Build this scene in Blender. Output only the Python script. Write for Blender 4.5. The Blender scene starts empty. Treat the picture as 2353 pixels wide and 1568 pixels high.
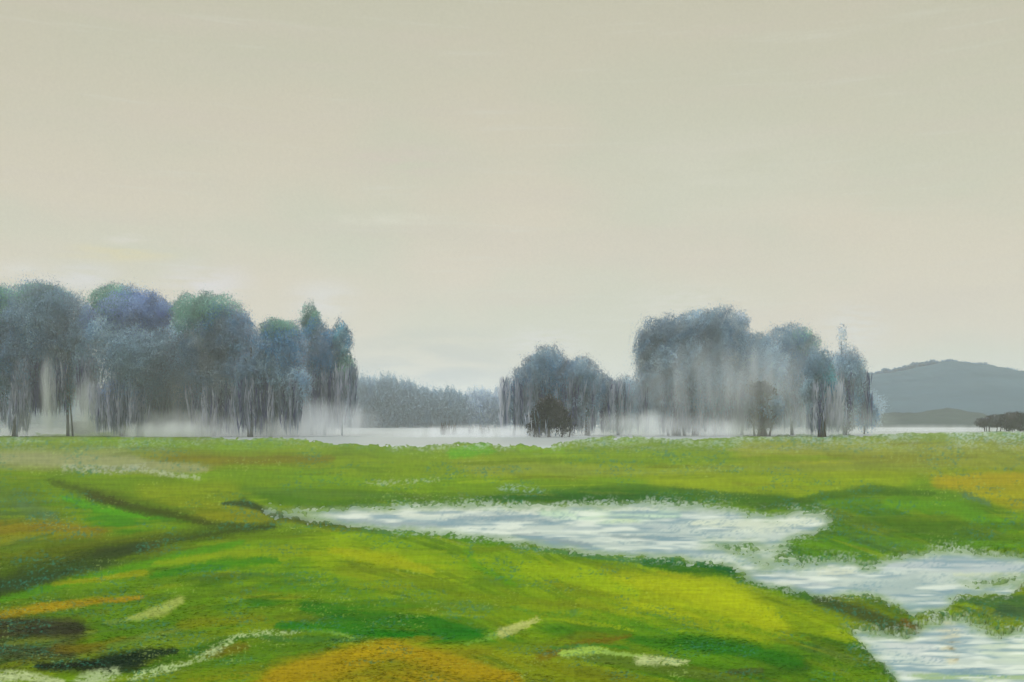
import bpy, math, random
import numpy as np

# ------------------------------------------------------------------ camera, sky, sun, exposure
S = bpy.context.scene
CAM_H, F, CX, HY = 2.2, 2288.0, 1176.5, 965.0        # eye height; focal length and horizon of the view (2353 wide)
cam = bpy.data.objects.new("camera", bpy.data.cameras.new("camera"))
S.collection.objects.link(cam)
cam.location = (0, 0, CAM_H)
cam.rotation_euler = (math.radians(90), 0, 0)
cam.data.lens = 35.0
cam.data.sensor_width = 36.0
cam.data.shift_y = (HY - 784.0) / 2353.0
cam.data.clip_start = 0.1
cam.data.clip_end = 6000
S.camera = cam
S.view_settings.view_transform = 'Standard'
S.view_settings.look = 'None'
S.view_settings.exposure = 0.13
S.view_settings.gamma = 1.0
S.view_settings.use_curve_mapping = False
S.cycles.volume_bounces = 3

def lin(c):
    c = np.asarray(c, dtype=float) / 255.0
    return np.where(c <= 0.04045, c / 12.92, ((c + 0.055) / 1.055) ** 2.4)
def rgba(c):
    r = lin(c); return (float(r[0]), float(r[1]), float(r[2]), 1.0)

SUN_EL, SUN_AZ = 48.0, 205.0
W = bpy.data.worlds.new("World"); S.world = W; W.use_nodes = True
nt = W.node_tree; nt.nodes.clear()
N = nt.nodes.new; L = nt.links.new
out = N('ShaderNodeOutputWorld')
sky = N('ShaderNodeTexSky'); sky.sky_type = 'NISHITA'; sky.sun_disc = False
sky.sun_elevation = math.radians(SUN_EL); sky.sun_rotation = math.radians(SUN_AZ)
tc = N('ShaderNodeTexCoord'); sep = N('ShaderNodeSeparateXYZ'); L(tc.outputs['Generated'], sep.inputs[0])
def wmath(op, a, b=None, c=None, clamp=False):
    n = N('ShaderNodeMath'); n.operation = op; n.use_clamp = clamp
    for i, v in enumerate((a, b, c)):
        if v is None: continue
        if isinstance(v, (int, float)): n.inputs[i].default_value = v
        else: L(v, n.inputs[i])
    return n.outputs[0]
def wmix(fac, a, b):
    n = N('ShaderNodeMix'); n.data_type = 'RGBA'
    if isinstance(fac, (int, float)): n.inputs[0].default_value = fac
    else: L(fac, n.inputs[0])
    for i, v in ((6, a), (7, b)):
        if isinstance(v, tuple): n.inputs[i].default_value = v
        else: L(v, n.inputs[i])
    return n.outputs[2]
def wnoise(scale, sx, sy, sz, detail=3, rough=.5, loc=0.0):
    m = N('ShaderNodeMapping'); m.inputs['Scale'].default_value = (sx, sy, sz); m.inputs['Location'].default_value = (loc, loc * .7, 0)
    L(tc.outputs['Generated'], m.inputs[0])
    n = N('ShaderNodeTexNoise'); n.inputs['Scale'].default_value = scale
    n.inputs['Detail'].default_value = detail; n.inputs['Roughness'].default_value = rough
    L(m.outputs[0], n.inputs[0]); return n.outputs[0]
def wstep(v, lo, hi):
    n = N('ShaderNodeMapRange'); n.interpolation_type = 'SMOOTHSTEP'
    n.inputs[1].default_value = lo; n.inputs[2].default_value = hi
    L(v, n.inputs[0]); return n.outputs[0]
ys = wmath('MAXIMUM', sep.outputs[1], 0.05)
uu = wmath('DIVIDE', sep.outputs[0], ys); vv = wmath('DIVIDE', sep.outputs[2], ys)
cream = rgba((209, 199, 178)); green_ = rgba((199, 198, 176)); dim = rgba((191, 187, 165))
col = wmix(wstep(wnoise(3.0, 1, 1, 2.4, 3, .5, 1.3), .42, .62), cream, green_)
col = wmix(wstep(vv, 0.12, 0.50), col, dim)
col = wmix(wmath('MULTIPLY', wstep(wnoise(4.5, 1, 1, 9, 4, .55, 5.1), .45, .75), .35), col, rgba((201, 190, 175)))
col = wmix(wmath('MULTIPLY', wstep(wnoise(9, .8, .8, 14, 4, .6, 9.4), .56, .78), .35), col, rgba((208, 208, 194)))
# soft clouds of the overcast, at fixed bearings
def cloud(px, py, rx, ry, c, amt, streak=20.0):
    global col
    u0, v0 = (px - CX) / F, (HY - py) / F
    a = wmath('DIVIDE', wmath('SUBTRACT', uu, u0), rx / F); b = wmath('DIVIDE', wmath('SUBTRACT', vv, v0), ry / F)
    d = wmath('SQRT', wmath('ADD', wmath('MULTIPLY', a, a), wmath('MULTIPLY', b, b)))
    m = wstep(d, 1.0, 0.0)
    n = N('ShaderNodeMapping'); n.inputs['Scale'].default_value = (1, 1, 5)
    L(tc.outputs['Generated'], n.inputs[0])
    q = N('ShaderNodeTexNoise'); q.inputs['Scale'].default_value = streak; q.inputs['Detail'].default_value = 4
    L(n.outputs[0], q.inputs[0])
    m = wmath('MULTIPLY', wmath('MULTIPLY', m, wstep(q.outputs[0], .3, .62)), amt)
    col = wmix(m, col, rgba(c))
cloud(275, 580, 190, 34, (216, 203, 150), .75)
cloud(290, 551, 80, 20, (216, 211, 200), .7, 40)
cloud(60, 635, 130, 50, (216, 214, 208), .8)
cloud(190, 640, 120, 60, (214, 212, 212), .8)
cloud(470, 650, 150, 70, (216, 212, 213), .9)
cloud(740, 690, 120, 70, (214, 212, 208), .8)
cloud(880, 505, 230, 24, (210, 207, 188), .9, 30)
cloud(900, 370, 260, 60, (203, 190, 176), .8, 16)
cloud(1000, 780, 300, 45, (182, 184, 170), .6, 16)
cloud(1000, 870, 460, 110, (158, 164, 160), .9, 16)
cloud(1250, 790, 150, 60, (212, 210, 205), .7, 50)
cloud(1700, 400, 420, 170, (206, 203, 184), .6, 8)
cloud(1580, 700, 220, 70, (212, 208, 196), .7, 40)
cloud(1960, 760, 120, 90, (212, 211, 206), .7, 50)
# fine grain
g = wnoise(420, 1, 1, 1, 2, .6)
gm = N('ShaderNodeMapRange'); gm.inputs[1].default_value = .25; gm.inputs[2].default_value = .75; gm.inputs[3].default_value = .965; gm.inputs[4].default_value = 1.035
L(g, gm.inputs[0])
vm = N('ShaderNodeVectorMath'); vm.operation = 'SCALE'; L(col, vm.inputs[0]); L(gm.outputs[0], vm.inputs['Scale'])
# an overcast sky is about three times brighter overhead than at the horizon
zen = wmath('MULTIPLY_ADD', wstep(sep.outputs[2], .42, 1.0), 2.4, 1.0)
over = wmix(wstep(sep.outputs[2], .42, .8), vm.outputs[0], (.53, .56, .58, 1))
vm2 = N('ShaderNodeVectorMath'); vm2.operation = 'SCALE'; L(over, vm2.inputs[0]); L(zen, vm2.inputs['Scale'])
bg1 = N('ShaderNodeBackground'); L(sky.outputs[0], bg1.inputs[0]); bg1.inputs[1].default_value = 0.05
bg2 = N('ShaderNodeBackground'); L(vm2.outputs[0], bg2.inputs[0]); bg2.inputs[1].default_value = 1.0
mx = N('ShaderNodeMixShader'); mx.inputs[0].default_value = 0.94
L(bg1.outputs[0], mx.inputs[1]); L(bg2.outputs[0], mx.inputs[2]); L(mx.outputs[0], out.inputs[0])

sd = bpy.data.lights.new("sun", 'SUN'); sd.energy = 0.9; sd.angle = math.radians(20); sd.color = (1.0, .96, .88)
sun = bpy.data.objects.new("sun", sd); S.collection.objects.link(sun)
sun.rotation_euler = (math.radians(90 - SUN_EL), 0, math.radians(180 - SUN_AZ))

# ------------------------------------------------------------------ helpers
rng = np.random.default_rng(7)
GAIN = np.array([1.45, 1.40, 1.33])                      # how bright a white level surface stands under this sky

def link(name, me, mat, parent=None):
    o = bpy.data.objects.new(name, me); S.collection.objects.link(o)
    if mat: me.materials.append(mat)
    if parent: o.parent = parent
    return o
def tag(o, label=None, cat=None, group=None, kind=None):
    if label: o['label'] = label
    if cat: o['category'] = cat
    if group: o['group'] = group
    if kind: o['kind'] = kind
    return o
def empty(name, loc):
    o = bpy.data.objects.new(name, None); S.collection.objects.link(o); o.location = loc; o.empty_display_size = .5
    return o
def mesh_np(name, co, faces, cols=None, smooth=False):
    """co (n,3); faces (m,k) with k fixed; cols (n,3) albedo"""
    me = bpy.data.meshes.new(name)
    co = np.asarray(co, np.float32); faces = np.asarray(faces, np.int32); m, k = faces.shape
    me.vertices.add(len(co)); me.vertices.foreach_set('co', co.ravel())
    me.loops.add(m * k); me.loops.foreach_set('vertex_index', faces.ravel())
    me.polygons.add(m); me.polygons.foreach_set('loop_start', np.arange(0, m * k, k, dtype=np.int32))
    me.update(calc_edges=True)
    if smooth: me.polygons.foreach_set('use_smooth', np.ones(m, bool))
    if cols is not None:
        a = me.color_attributes.new('paint', 'FLOAT_COLOR', 'POINT')
        c4 = np.ones((len(co), 4), np.float32); c4[:, :3] = cols
        a.data.foreach_set('color', c4.ravel())
    me.validate(); return me

def _h(ix, iy, seed):
    n = (ix.astype(np.int64) * 374761393 + iy.astype(np.int64) * 668265263 + seed * 1442695041) & 0xffffffff
    n = ((n ^ (n >> 13)) * 1274126177) & 0xffffffff
    return ((n ^ (n >> 16)) & 0xffff) / 65535.0
def vn(x, y, seed=0):
    x = np.asarray(x, float); y = np.asarray(y, float)
    ix = np.floor(x); iy = np.floor(y); fx = x - ix; fy = y - iy
    fx = fx * fx * (3 - 2 * fx); fy = fy * fy * (3 - 2 * fy)
    a = _h(ix, iy, seed); b = _h(ix + 1, iy, seed); c = _h(ix, iy + 1, seed); d = _h(ix + 1, iy + 1, seed)
    return (a * (1 - fx) + b * fx) * (1 - fy) + (c * (1 - fx) + d * fx) * fy
def fbm(x, y, seed=0, o=3):
    s = 0; a = .5; t = 0
    for i in range(o):
        s = s + a * vn(x * 2 ** i, y * 2 ** i, seed + 17 * i); t += a; a *= .55
    return s / t

def mat_paint(name, rough=.9, up=False, spec=.1, bump=None, vary=.12, translucent=0.0, tex_scale=8.0, tex_stretch=(1, 1, 1)):
    m = bpy.data.materials.new(name); m.use_nodes = True; t = m.node_tree; b = t.nodes['Principled BSDF']
    a = t.nodes.new('ShaderNodeVertexColor'); a.layer_name = 'paint'
    geo = t.nodes.new('ShaderNodeNewGeometry')
    mp = t.nodes.new('ShaderNodeMapping'); mp.inputs['Scale'].default_value = tex_stretch; t.links.new(geo.outputs['Position'], mp.inputs[0])
    n = t.nodes.new('ShaderNodeTexNoise'); n.inputs['Scale'].default_value = tex_scale; n.inputs['Detail'].default_value = 4; n.inputs['Roughness'].default_value = .65
    t.links.new(mp.outputs[0], n.inputs[0])
    r = t.nodes.new('ShaderNodeMapRange'); r.inputs[1].default_value = .25; r.inputs[2].default_value = .75; r.inputs[3].default_value = 1 - vary; r.inputs[4].default_value = 1 + vary
    t.links.new(n.outputs[0], r.inputs[0])
    s = t.nodes.new('ShaderNodeVectorMath'); s.operation = 'SCALE'; t.links.new(a.outputs[0], s.inputs[0]); t.links.new(r.outputs[0], s.inputs['Scale'])
    t.links.new(s.outputs[0], b.inputs['Base Color'])
    b.inputs['Roughness'].default_value = rough; b.inputs['Specular IOR Level'].default_value = spec
    if up:
        g = t.nodes.new('ShaderNodeVectorMath'); g.operation = 'ADD'; g.inputs[1].default_value = (0, 0, up)
        nm = t.nodes.new('ShaderNodeVectorMath'); nm.operation = 'NORMALIZE'
        t.links.new(geo.outputs['Normal'], g.inputs[0]); t.links.new(g.outputs[0], nm.inputs[0]); t.links.new(nm.outputs[0], b.inputs['Normal'])
    elif bump:
        bp = t.nodes.new('ShaderNodeBump'); bp.inputs['Strength'].default_value = bump[0]; bp.inputs['Distance'].default_value = bump[1]
        t.links.new(n.outputs[0], bp.inputs['Height']); t.links.new(bp.outputs[0], b.inputs['Normal'])
    if translucent:
        tr = t.nodes.new('ShaderNodeBsdfTranslucent'); t.links.new(s.outputs[0], tr.inputs[0])
        mxs = t.nodes.new('ShaderNodeMixShader'); mxs.inputs[0].default_value = translucent
        o = [q for q in t.nodes if q.type == 'OUTPUT_MATERIAL'][0]
        t.links.new(b.outputs[0], mxs.inputs[1]); t.links.new(tr.outputs[0], mxs.inputs[2]); t.links.new(mxs.outputs[0], o.inputs[0])
    return m

# ------------------------------------------------------------------ map of the meadow: which grass, mud or water grows where
# The map is kept in bearing / depression coordinates (x: bearing, y: how far below the horizon), i.e. a polar-like
# survey of the level ground; to_ground turns it into metres.
MX0, MX1, MY0, MY1, SX, SY = -700.0, 3060.0, 972.0, 1760.0, 1.6, 1.1
RX = np.arange(MX0, MX1, SX); RY = np.arange(MY0, MY1, SY)
GX, GY = np.meshgrid(RX, RY)
def to_ground(px, py):
    Y = F * CAM_H / (np.asarray(py, float) - HY); return (np.asarray(px, float) - CX) / F * Y, Y

BASE = lin((112, 138, 44))
paint = np.ones(GX.shape + (3,)) * BASE
WX = (fbm(GX / 90, GY / 26, 1) - .5) * 50 + (fbm(GX / 14, GY / 9, 2) - .5) * 12
WY = (fbm(GX / 110, GY / 30, 3) - .5) * 14 + (fbm(GX / 16, GY / 8, 4) - .5) * 7
RAGX = (fbm(GX / 7, GY / 2.6, 5, 3) - .5) * 26
RAGY = (fbm(GX / 3.4, GY / 5, 6, 3) - .5) * 10

def blend(tgt, m, c, sl=None):
    c = lin(c) if not isinstance(c, np.ndarray) else c
    if sl is None: tgt[...] = tgt * (1 - m[..., None]) + c * m[..., None]
    else: tgt[sl] = tgt[sl] * (1 - m[..., None]) + c * m[..., None]
def stroke(pts, w, c, op=.9, soft=1.15, rag=.9, dry=.0, tgt=None, seed=None, bristle=.35):
    """a brush-like colour band along pts; w = half width (number or one per point)"""
    tgt = paint if tgt is None else tgt
    pts = [tuple(map(float, p)) for p in pts]
    ws = [w] * len(pts) if isinstance(w, (int, float)) else list(w)
    mw = max(ws) * 1.9 + 14
    x0 = min(p[0] for p in pts) - mw; x1 = max(p[0] for p in pts) + mw; y0 = min(p[1] for p in pts) - mw; y1 = max(p[1] for p in pts) + mw
    i0 = max(0, int((y0 - MY0) / SY)); i1 = min(len(RY), int((y1 - MY0) / SY) + 1)
    j0 = max(0, int((x0 - MX0) / SX)); j1 = min(len(RX), int((x1 - MX0) / SX) + 1)
    if i1 <= i0 or j1 <= j0: return
    sl = (slice(i0, i1), slice(j0, j1))
    X = GX[sl] + WX[sl] * .45 + RAGX[sl] * rag; Y = GY[sl] + WY[sl] * .6 + RAGY[sl] * rag
    best = np.full(X.shape, 1e9); A = np.zeros(X.shape); C = np.zeros(X.shape); acc = 0
    for (a, b, wa, wb) in zip(pts[:-1], pts[1:], ws[:-1], ws[1:]):
        dx, dy = b[0] - a[0], b[1] - a[1]; ll = math.hypot(dx, dy) + 1e-6
        t = np.clip(((X - a[0]) * dx + (Y - a[1]) * dy) / ll ** 2, 0, 1)
        ex = X - a[0] - t * dx; ey = Y - a[1] - t * dy
        # ends taper less than sides
        d = np.hypot(ex, ey) / (wa + (wb - wa) * t)
        k = d < best
        best = np.where(k, d, best); A = np.where(k, acc + t * ll, A); C = np.where(k, (-ex * dy + ey * dx) / ll, C); acc += ll
    m = np.clip((1.0 + soft * .5 - best) / max(soft, .05), 0, 1); m = m * m * (3 - 2 * m)
    sd_ = int(abs(pts[0][0]) * 7 + pts[0][1]) if seed is None else seed
    br = fbm(A / 70, C / 2.2, sd_, 2)
    m = m * (1 - bristle + bristle * np.clip(br * 1.9, 0, 1.4)).clip(0, 1)
    if dry > 0:
        f = vn(GX[sl] / 3.0, GY[sl] / 2.6, sd_ + 3) * .6 + vn(GX[sl] / 9, GY[sl] / 6, sd_ + 5) * .4
        m = m * np.clip((f - dry) * 7 + .5, 0, 1)
    blend(tgt, m * op, c, sl)
def blur(m, r):
    r = int(r)
    if r < 1: return m
    for ax in (0, 1):
        for _ in range(2):
            p = np.pad(m, [(r + 1, r) if a == ax else (0, 0) for a in (0, 1)], mode='edge'); cs = np.cumsum(p, axis=ax)
            m = (np.take(cs, range(2 * r + 1, cs.shape[ax]), axis=ax) - np.take(cs, range(0, cs.shape[ax] - 2 * r - 1), axis=ax)) / (2 * r + 1)
    return m
def blur3(a, r): return np.stack([blur(a[..., i], r) for i in range(3)], -1)
def polymask(pts, rag=1.0, warp=.5):
    X = GX + WX * warp + RAGX * rag; Y = GY + WY * warp + RAGY * rag
    inside = np.zeros(X.shape, bool)
    x0 = min(p[0] for p in pts) - 60; x1 = max(p[0] for p in pts) + 60; y0 = min(p[1] for p in pts) - 40; y1 = max(p[1] for p in pts) + 40
    i0 = max(0, int((y0 - MY0) / SY)); i1 = max(0, min(len(RY), int((y1 - MY0) / SY) + 1)); j0 = max(0, int((x0 - MX0) / SX)); j1 = max(0, min(len(RX), int((x1 - MX0) / SX) + 1))
    sl = (slice(i0, i1), slice(j0, j1)); X = X[sl]; Y = Y[sl]; r = np.zeros(X.shape, bool)
    n = len(pts)
    for i in range(n):
        xa, ya = pts[i]; xb, yb = pts[(i + 1) % n]
        if ya == yb: continue
        c = ((ya > Y) != (yb > Y)) & (X < (xb - xa) * (Y - ya) / (yb - ya) + xa); r ^= c
    inside[sl] = r
    return inside.astype(float)
def area(pts, c, op=.9, soft=5, rag=.9, warp=.9):
    m = blur(polymask(pts, rag, warp), soft); blend(paint, m * op, c)

# --- broad fields
area([(-700, 972), (3060, 972), (3060, 1040), (-700, 1040)], (118, 138, 56), 1, 3)
area([(-700, 990), (560, 990), (560, 1040), (-700, 1040)], (112, 128, 56), .9, 10)
area([(480, 1000), (820, 1008), (820, 1050), (480, 1046)], (118, 140, 38), .9, 6)
area([(-700, 1030), (300, 1035), (520, 1060), (430, 1100), (130, 1080), (-700, 1090)], (138, 142, 96), .95, 7)
area([(300, 1040), (850, 1045), (850, 1075), (330, 1072)], (120, 122, 52), .8, 6)
area([(750, 1045), (1300, 1045), (2353, 1020), (3060, 1020), (3060, 1110), (1400, 1105), (750, 1100)], (124, 144, 56), .9, 6)
area([(1000, 1050), (1500, 1075), (2150, 1060), (2150, 1095), (1100, 1100)], (138, 148, 78), .8, 6)
area([(1700, 1012), (3060, 1008), (3060, 1080), (2000, 1085), (1700, 1060)], (138, 142, 74), .9, 7)
area([(2130, 1092), (3060, 1078), (3060, 1160), (2330, 1175), (2200, 1130)], (154, 148, 52), .95, 7)
area([(600, 1095), (1250, 1100), (1250, 1135), (600, 1130)], (118, 144, 30), .8, 6)
area([(1500, 1090), (2120, 1095), (2080, 1130), (1700, 1150), (1500, 1120)], (142, 156, 40), .9, 7)
area([(560, 1130), (900, 1128), (1100, 1140), (1500, 1122), (1800, 1140), (1900, 1180), (1500, 1165), (640, 1165)], (78, 110, 42), .9, 6)
area([(1150, 1135), (1500, 1120), (1650, 1150), (1450, 1165), (1200, 1160)], (58, 98, 22), .85, 6)
area([(1850, 1145), (2000, 1118), (2180, 1132), (2353, 1190), (3060, 1200), (3060, 1275), (2100, 1270), (1850, 1230)], (86, 120, 40), .95, 7)
area([(2280, 1190), (3060, 1170), (3060, 1260), (2320, 1265)], (108, 148, 20), .9, 6)
area([(-700, 1085), (130, 1090), (560, 1110), (600, 1210), (-700, 1230)], (108, 132, 46), .9, 8)
area([(-700, 1120), (60, 1120), (150, 1190), (60, 1240), (-700, 1250)], (92, 112, 62), .8, 8)
area([(300, 1115), (540, 1110), (560, 1165), (460, 1180), (330, 1150)], (128, 142, 36), .85, 7)
area([(330, 1165), (560, 1160), (760, 1210), (560, 1215), (420, 1200)], (128, 128, 44), .8, 7)
area([(130, 1140), (300, 1165), (480, 1200), (300, 1232), (200, 1215)], (78, 126, 18), .9, 6)
area([(-700, 1208), (150, 1200), (260, 1240), (60, 1280), (-700, 1290)], (122, 116, 52), .85, 8)
area([(-700, 1260), (200, 1250), (380, 1225), (400, 1245), (100, 1300), (-700, 1340)], (106, 116, 42), .8, 7)
area([(-700, 1560), (-700, 1385), (150, 1345), (600, 1255), (900, 1240), (1000, 1400), (700, 1450), (-700, 1700)], (104, 134, 40), .9, 8)
area([(600, 1215), (900, 1225), (1300, 1275), (1700, 1320), (1900, 1420), (1900, 1500), (1000, 1480), (560, 1440), (500, 1300)], (124, 150, 34), .95, 9)
area([(690, 1255), (800, 1245), (1010, 1290), (1080, 1345), (900, 1350), (740, 1320)], (144, 162, 26), .9, 8)
area([(1180, 1300), (1450, 1300), (1560, 1345), (1400, 1400), (1230, 1370)], (138, 158, 28), .8, 8)
area([(1340, 1330), (1560, 1318), (1700, 1350), (1860, 1440), (1880, 1490), (1700, 1480), (1450, 1420)], (160, 170, 16), .95, 16)
area([(560, 1380), (760, 1385), (1000, 1395), (1120, 1450), (1240, 1490), (1000, 1490), (760, 1460), (600, 1440)], (58, 112, 20), .95, 8)
area([(600, 1330), (900, 1345), (1000, 1395), (800, 1400), (620, 1390)], (116, 138, 34), .8, 8)
area([(1230, 1440), (1500, 1430), (1830, 1490), (1900, 1568), (1900, 1700), (1500, 1640), (1300, 1520)], (76, 120, 24), .9, 8)
area([(-700, 1440), (60, 1425), (220, 1440), (180, 1500), (260, 1540), (-700, 1600)], (76, 80, 48), .9, 8)
area([(200, 1430), (470, 1420), (560, 1470), (380, 1530), (250, 1510)], (86, 118, 50), .85, 8)
area([(430, 1420), (700, 1400), (760, 1440), (520, 1455)], (118, 128, 40), .7, 8)
area([(450, 1500), (620, 1470), (900, 1475), (700, 1540), (500, 1568), (500, 1760), (300, 1760), (330, 1568)], (88, 116, 44), .9, 7)
area([(540, 1590), (640, 1545), (760, 1515), (890, 1480), (1010, 1515), (1150, 1545), (1320, 1585), (1500, 1760), (420, 1760)], (152, 132, 40), .97, 5)
area([(820, 1500), (890, 1482), (960, 1510), (1080, 1560), (1000, 1640), (860, 1560)], (164, 140, 36), .8, 7)
area([(940, 1490), (1180, 1500), (1280, 1545), (1130, 1545), (1010, 1512)], (134, 138, 50), .9, 6)
area([(1080, 1550), (1230, 1525), (1400, 1548), (1560, 1590), (1700, 1760), (1400, 1760)], (132, 138, 46), .8, 8)
area([(1180, 1530), (1230, 1490), (1320, 1465), (1460, 1458), (1420, 1490), (1300, 1530)], (108, 104, 42), .85, 6)
area([(1830, 1440), (2000, 1470), (2080, 1568), (2200, 1760), (1800, 1760), (1820, 1540)], (74, 110, 36), .95, 7)
area([(1880, 1370), (2000, 1380), (2120, 1440), (2090, 1470), (1960, 1440)], (78, 96, 44), .95, 4)
area([(1600, 1540), (1850, 1530), (1850, 1760), (1600, 1760)], (64, 86, 28), .7, 8)
area([(1780, 1235), (2060, 1235), (2070, 1290), (2000, 1320), (1900, 1300), (1830, 1310)], (90, 128, 48), .95, 3)
area([(2160, 1372), (2353, 1370), (3060, 1360), (3060, 1440), (2300, 1432), (2180, 1412)], (82, 110, 44), .95, 3)
area([(2090, 1400), (2180, 1400), (2180, 1440), (2090, 1445)], (74, 110, 70), .95, 3)

# --- small patches of differing growth, combed along the lie of the land
for c_, s_, a_ in (((64, 96, 46), 131, .5), ((88, 112, 62), 135, .55), ((136, 142, 66), 139, .45), ((52, 84, 50), 143, .4)):
    g_ = fbm((GX + (GY - 1200) * np.interp(GX, [0, 700, 1200, 2353], [1.6, 1.0, 0, -1.0])) / 130, GY / 17 + GX * np.interp(GX, [0, 800, 1300, 2353], [.012, .005, -.006, -.012]), s_, 4)
    blend(paint, np.clip((g_ - .56) * 8, 0, 1) * a_ * np.clip((GY - 1100) / 120, .25, 1) * (1 - .65 * np.exp(-((GX - 1600) / 260) ** 2 - ((GY - 1390) / 75) ** 2)), c_)
rs_ = random.Random(12)
def flow(x, y):
    a = 0.0
    if y > 1180:
        t = min(1, (y - 1180) / 120); a = np.interp(x, [0, 600, 1100, 1500, 1900, 2353], [-.24, -.16, .06, .22, .34, .05]) * t
    return a
for i_ in range(1100):
    x = rs_.uniform(-500, 2850); y = 1006 + (1700 - 1006) * rs_.random() ** 1.15; sc = (y - 960) / 300
    l_ = rs_.uniform(25, 95) * (.5 + sc); w_ = rs_.uniform(2.2, 8.5) * (.35 + sc); a = flow(x, y) + rs_.uniform(-.06, .06)
    iy = int(np.clip((y - MY0) / SY + rs_.uniform(-9, 9) * sc, 0, len(RY) - 1)); ix = int(np.clip((x + rs_.uniform(-60, 60) - MX0) / SX, 0, len(RX) - 1))
    c = paint[iy, ix].copy(); q = rs_.random()
    tint = lin(rs_.choice([(150, 160, 40), (70, 112, 30), (136, 124, 44), (96, 128, 84), (150, 160, 100), (84, 96, 44), (120, 150, 24)]))
    c = (c * (1 - .42 * q) + tint * .42 * q) * rs_.uniform(.78, 1.28)
    stroke([(x - l_ * math.cos(a), y - l_ * math.sin(a)), (x, y + rs_.uniform(-2, 2)), (x + l_ * math.cos(a), y + l_ * math.sin(a))], [w_ * .5, w_, w_ * .4], c, rs_.uniform(.35, .75), soft=.9, rag=.25, bristle=.5, dry=(.42 if rs_.random() < .25 else 0))

# --- tussocks, ditches, reeds, straw (bands of one kind of growth)
stroke([(0, 1052), (250, 1062), (470, 1082)], [12, 13, 8], (150, 152, 112), .8)
stroke([(150, 1075), (260, 1082), (330, 1078)], 9, (172, 176, 150), .75, dry=.45)
stroke([(340, 1085), (460, 1100)], 6, (176, 182, 150), .7, dry=.45)
stroke([(380, 1056), (560, 1060), (760, 1054)], [6, 9, 6], (114, 106, 44), .6)
stroke([(0, 1012), (220, 1010), (420, 1018)], 9, (126, 148, 54), .6)
stroke([(200, 1015), (480, 1025), (640, 1020)], 9, (116, 144, 30), .7, dry=.3)
stroke([(820, 1030), (980, 1036)], 9, (112, 138, 60), .8, dry=.4)
stroke([(1040, 1042), (1120, 1032)], [12, 12], (104, 156, 14), .85)
stroke([(1180, 1032), (1300, 1036)], 9, (120, 152, 36), .7, dry=.35)
stroke([(1000, 1070), (1250, 1058), (1500, 1066)], [3, 6, 4], (104, 124, 40), .6)
stroke([(1300, 1060), (1700, 1058), (1950, 1050)], 6, (112, 136, 50), .6)
stroke([(1900, 1046), (2050, 1056), (2250, 1050)], [4, 9, 4], (118, 122, 58), .7)
stroke([(1600, 1080), (1900, 1076), (2130, 1070)], [5, 8, 5], (122, 134, 66), .6)
stroke([(2160, 1110), (2353, 1100), (2500, 1110)], 14, (164, 150, 42), .7)
stroke([(850, 1112), (1010, 1106)], 6, (178, 190, 160), .6, dry=.55)
stroke([(1150, 1122), (1240, 1130)], 9, (160, 180, 170), .6, dry=.58)
stroke([(560, 1125), (700, 1138), (900, 1140)], [8, 12, 6], (92, 120, 62), .7)
stroke([(1100, 1150), (1350, 1150), (1500, 1140)], [5, 10, 6], (48, 88, 26), .75)
stroke([(1550, 1128), (1720, 1150), (1880, 1162)], [8, 12, 6], (66, 98, 40), .75)
stroke([(1740, 1172), (1900, 1142), (2010, 1128), (2140, 1138)], [8, 10, 10, 6], (70, 98, 38), .75)
stroke([(2040, 1160), (2180, 1168), (2260, 1200)], 14, (100, 142, 28), .7)
stroke([(2220, 1140), (2270, 1158)], 9, (84, 112, 80), .7, dry=.35)
stroke([(2100, 1210), (2353, 1216)], 10, (76, 104, 44), .7)
stroke([(1900, 1195), (2050, 1200), (2200, 1232), (2353, 1250)], [8, 10, 10, 12], (80, 108, 48), .7)
stroke([(120, 1106), (230, 1145), (380, 1180), (480, 1208), (620, 1214)], [6, 16, 14, 8, 4], (64, 76, 34), .8, rag=1.2, soft=2.2)
stroke([(210, 1146), (280, 1160)], [8, 8], (66, 66, 36), .6)
stroke([(140, 1145), (220, 1172), (330, 1190)], [4, 9, 4], (96, 150, 18), .8)
stroke([(40, 1165), (120, 1190)], 12, (84, 108, 80), .5)
stroke([(-60, 1222), (120, 1216), (240, 1226)], [10, 10, 4], (128, 108, 56), .5)
stroke([(-200, 1400), (0, 1345), (140, 1300), (300, 1265), (470, 1232), (640, 1210)], [34, 38, 36, 28, 16, 7], (54, 66, 32), .9, rag=1.3, soft=2.2)
stroke([(-60, 1375), (60, 1345), (160, 1318)], [14, 12, 6], (42, 66, 44), .75)
stroke([(230, 1280), (370, 1262)], 10, (62, 64, 36), .6)
stroke([(0, 1385), (200, 1335), (400, 1290), (560, 1250)], [8, 10, 11, 6], (92, 140, 24), .8, rag=.8)
stroke([(360, 1300), (560, 1280), (700, 1262)], [6, 12, 6], (136, 152, 40), .75)
stroke([(350, 1330), (520, 1300), (640, 1292)], [6, 13, 6], (66, 120, 18), .8)
stroke([(120, 1350), (330, 1322)], [5, 7], (150, 148, 40), .7)
stroke([(-60, 1428), (60, 1408), (180, 1390), (320, 1376)], [13, 13, 9, 4], (160, 136, 42), .9, rag=.7)
stroke([(0, 1402), (150, 1372), (300, 1360)], [10, 9, 5], (84, 112, 48), .7)
stroke([(300, 1425), (370, 1408), (412, 1382)], [6, 15, 10], (172, 180, 112), .85, rag=.6)
stroke([(250, 1436), (330, 1425)], [6, 9], (132, 152, 88), .6, dry=.35)
stroke([(560, 1320), (700, 1330), (780, 1350)], [14, 20, 12], (76, 118, 66), .55, dry=.42)
stroke([(420, 1440), (600, 1425)], 10, (126, 130, 40), .6)
stroke([(-80, 1455), (40, 1450), (170, 1448)], [26, 24, 22], (46, 44, 34), .9)
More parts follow.
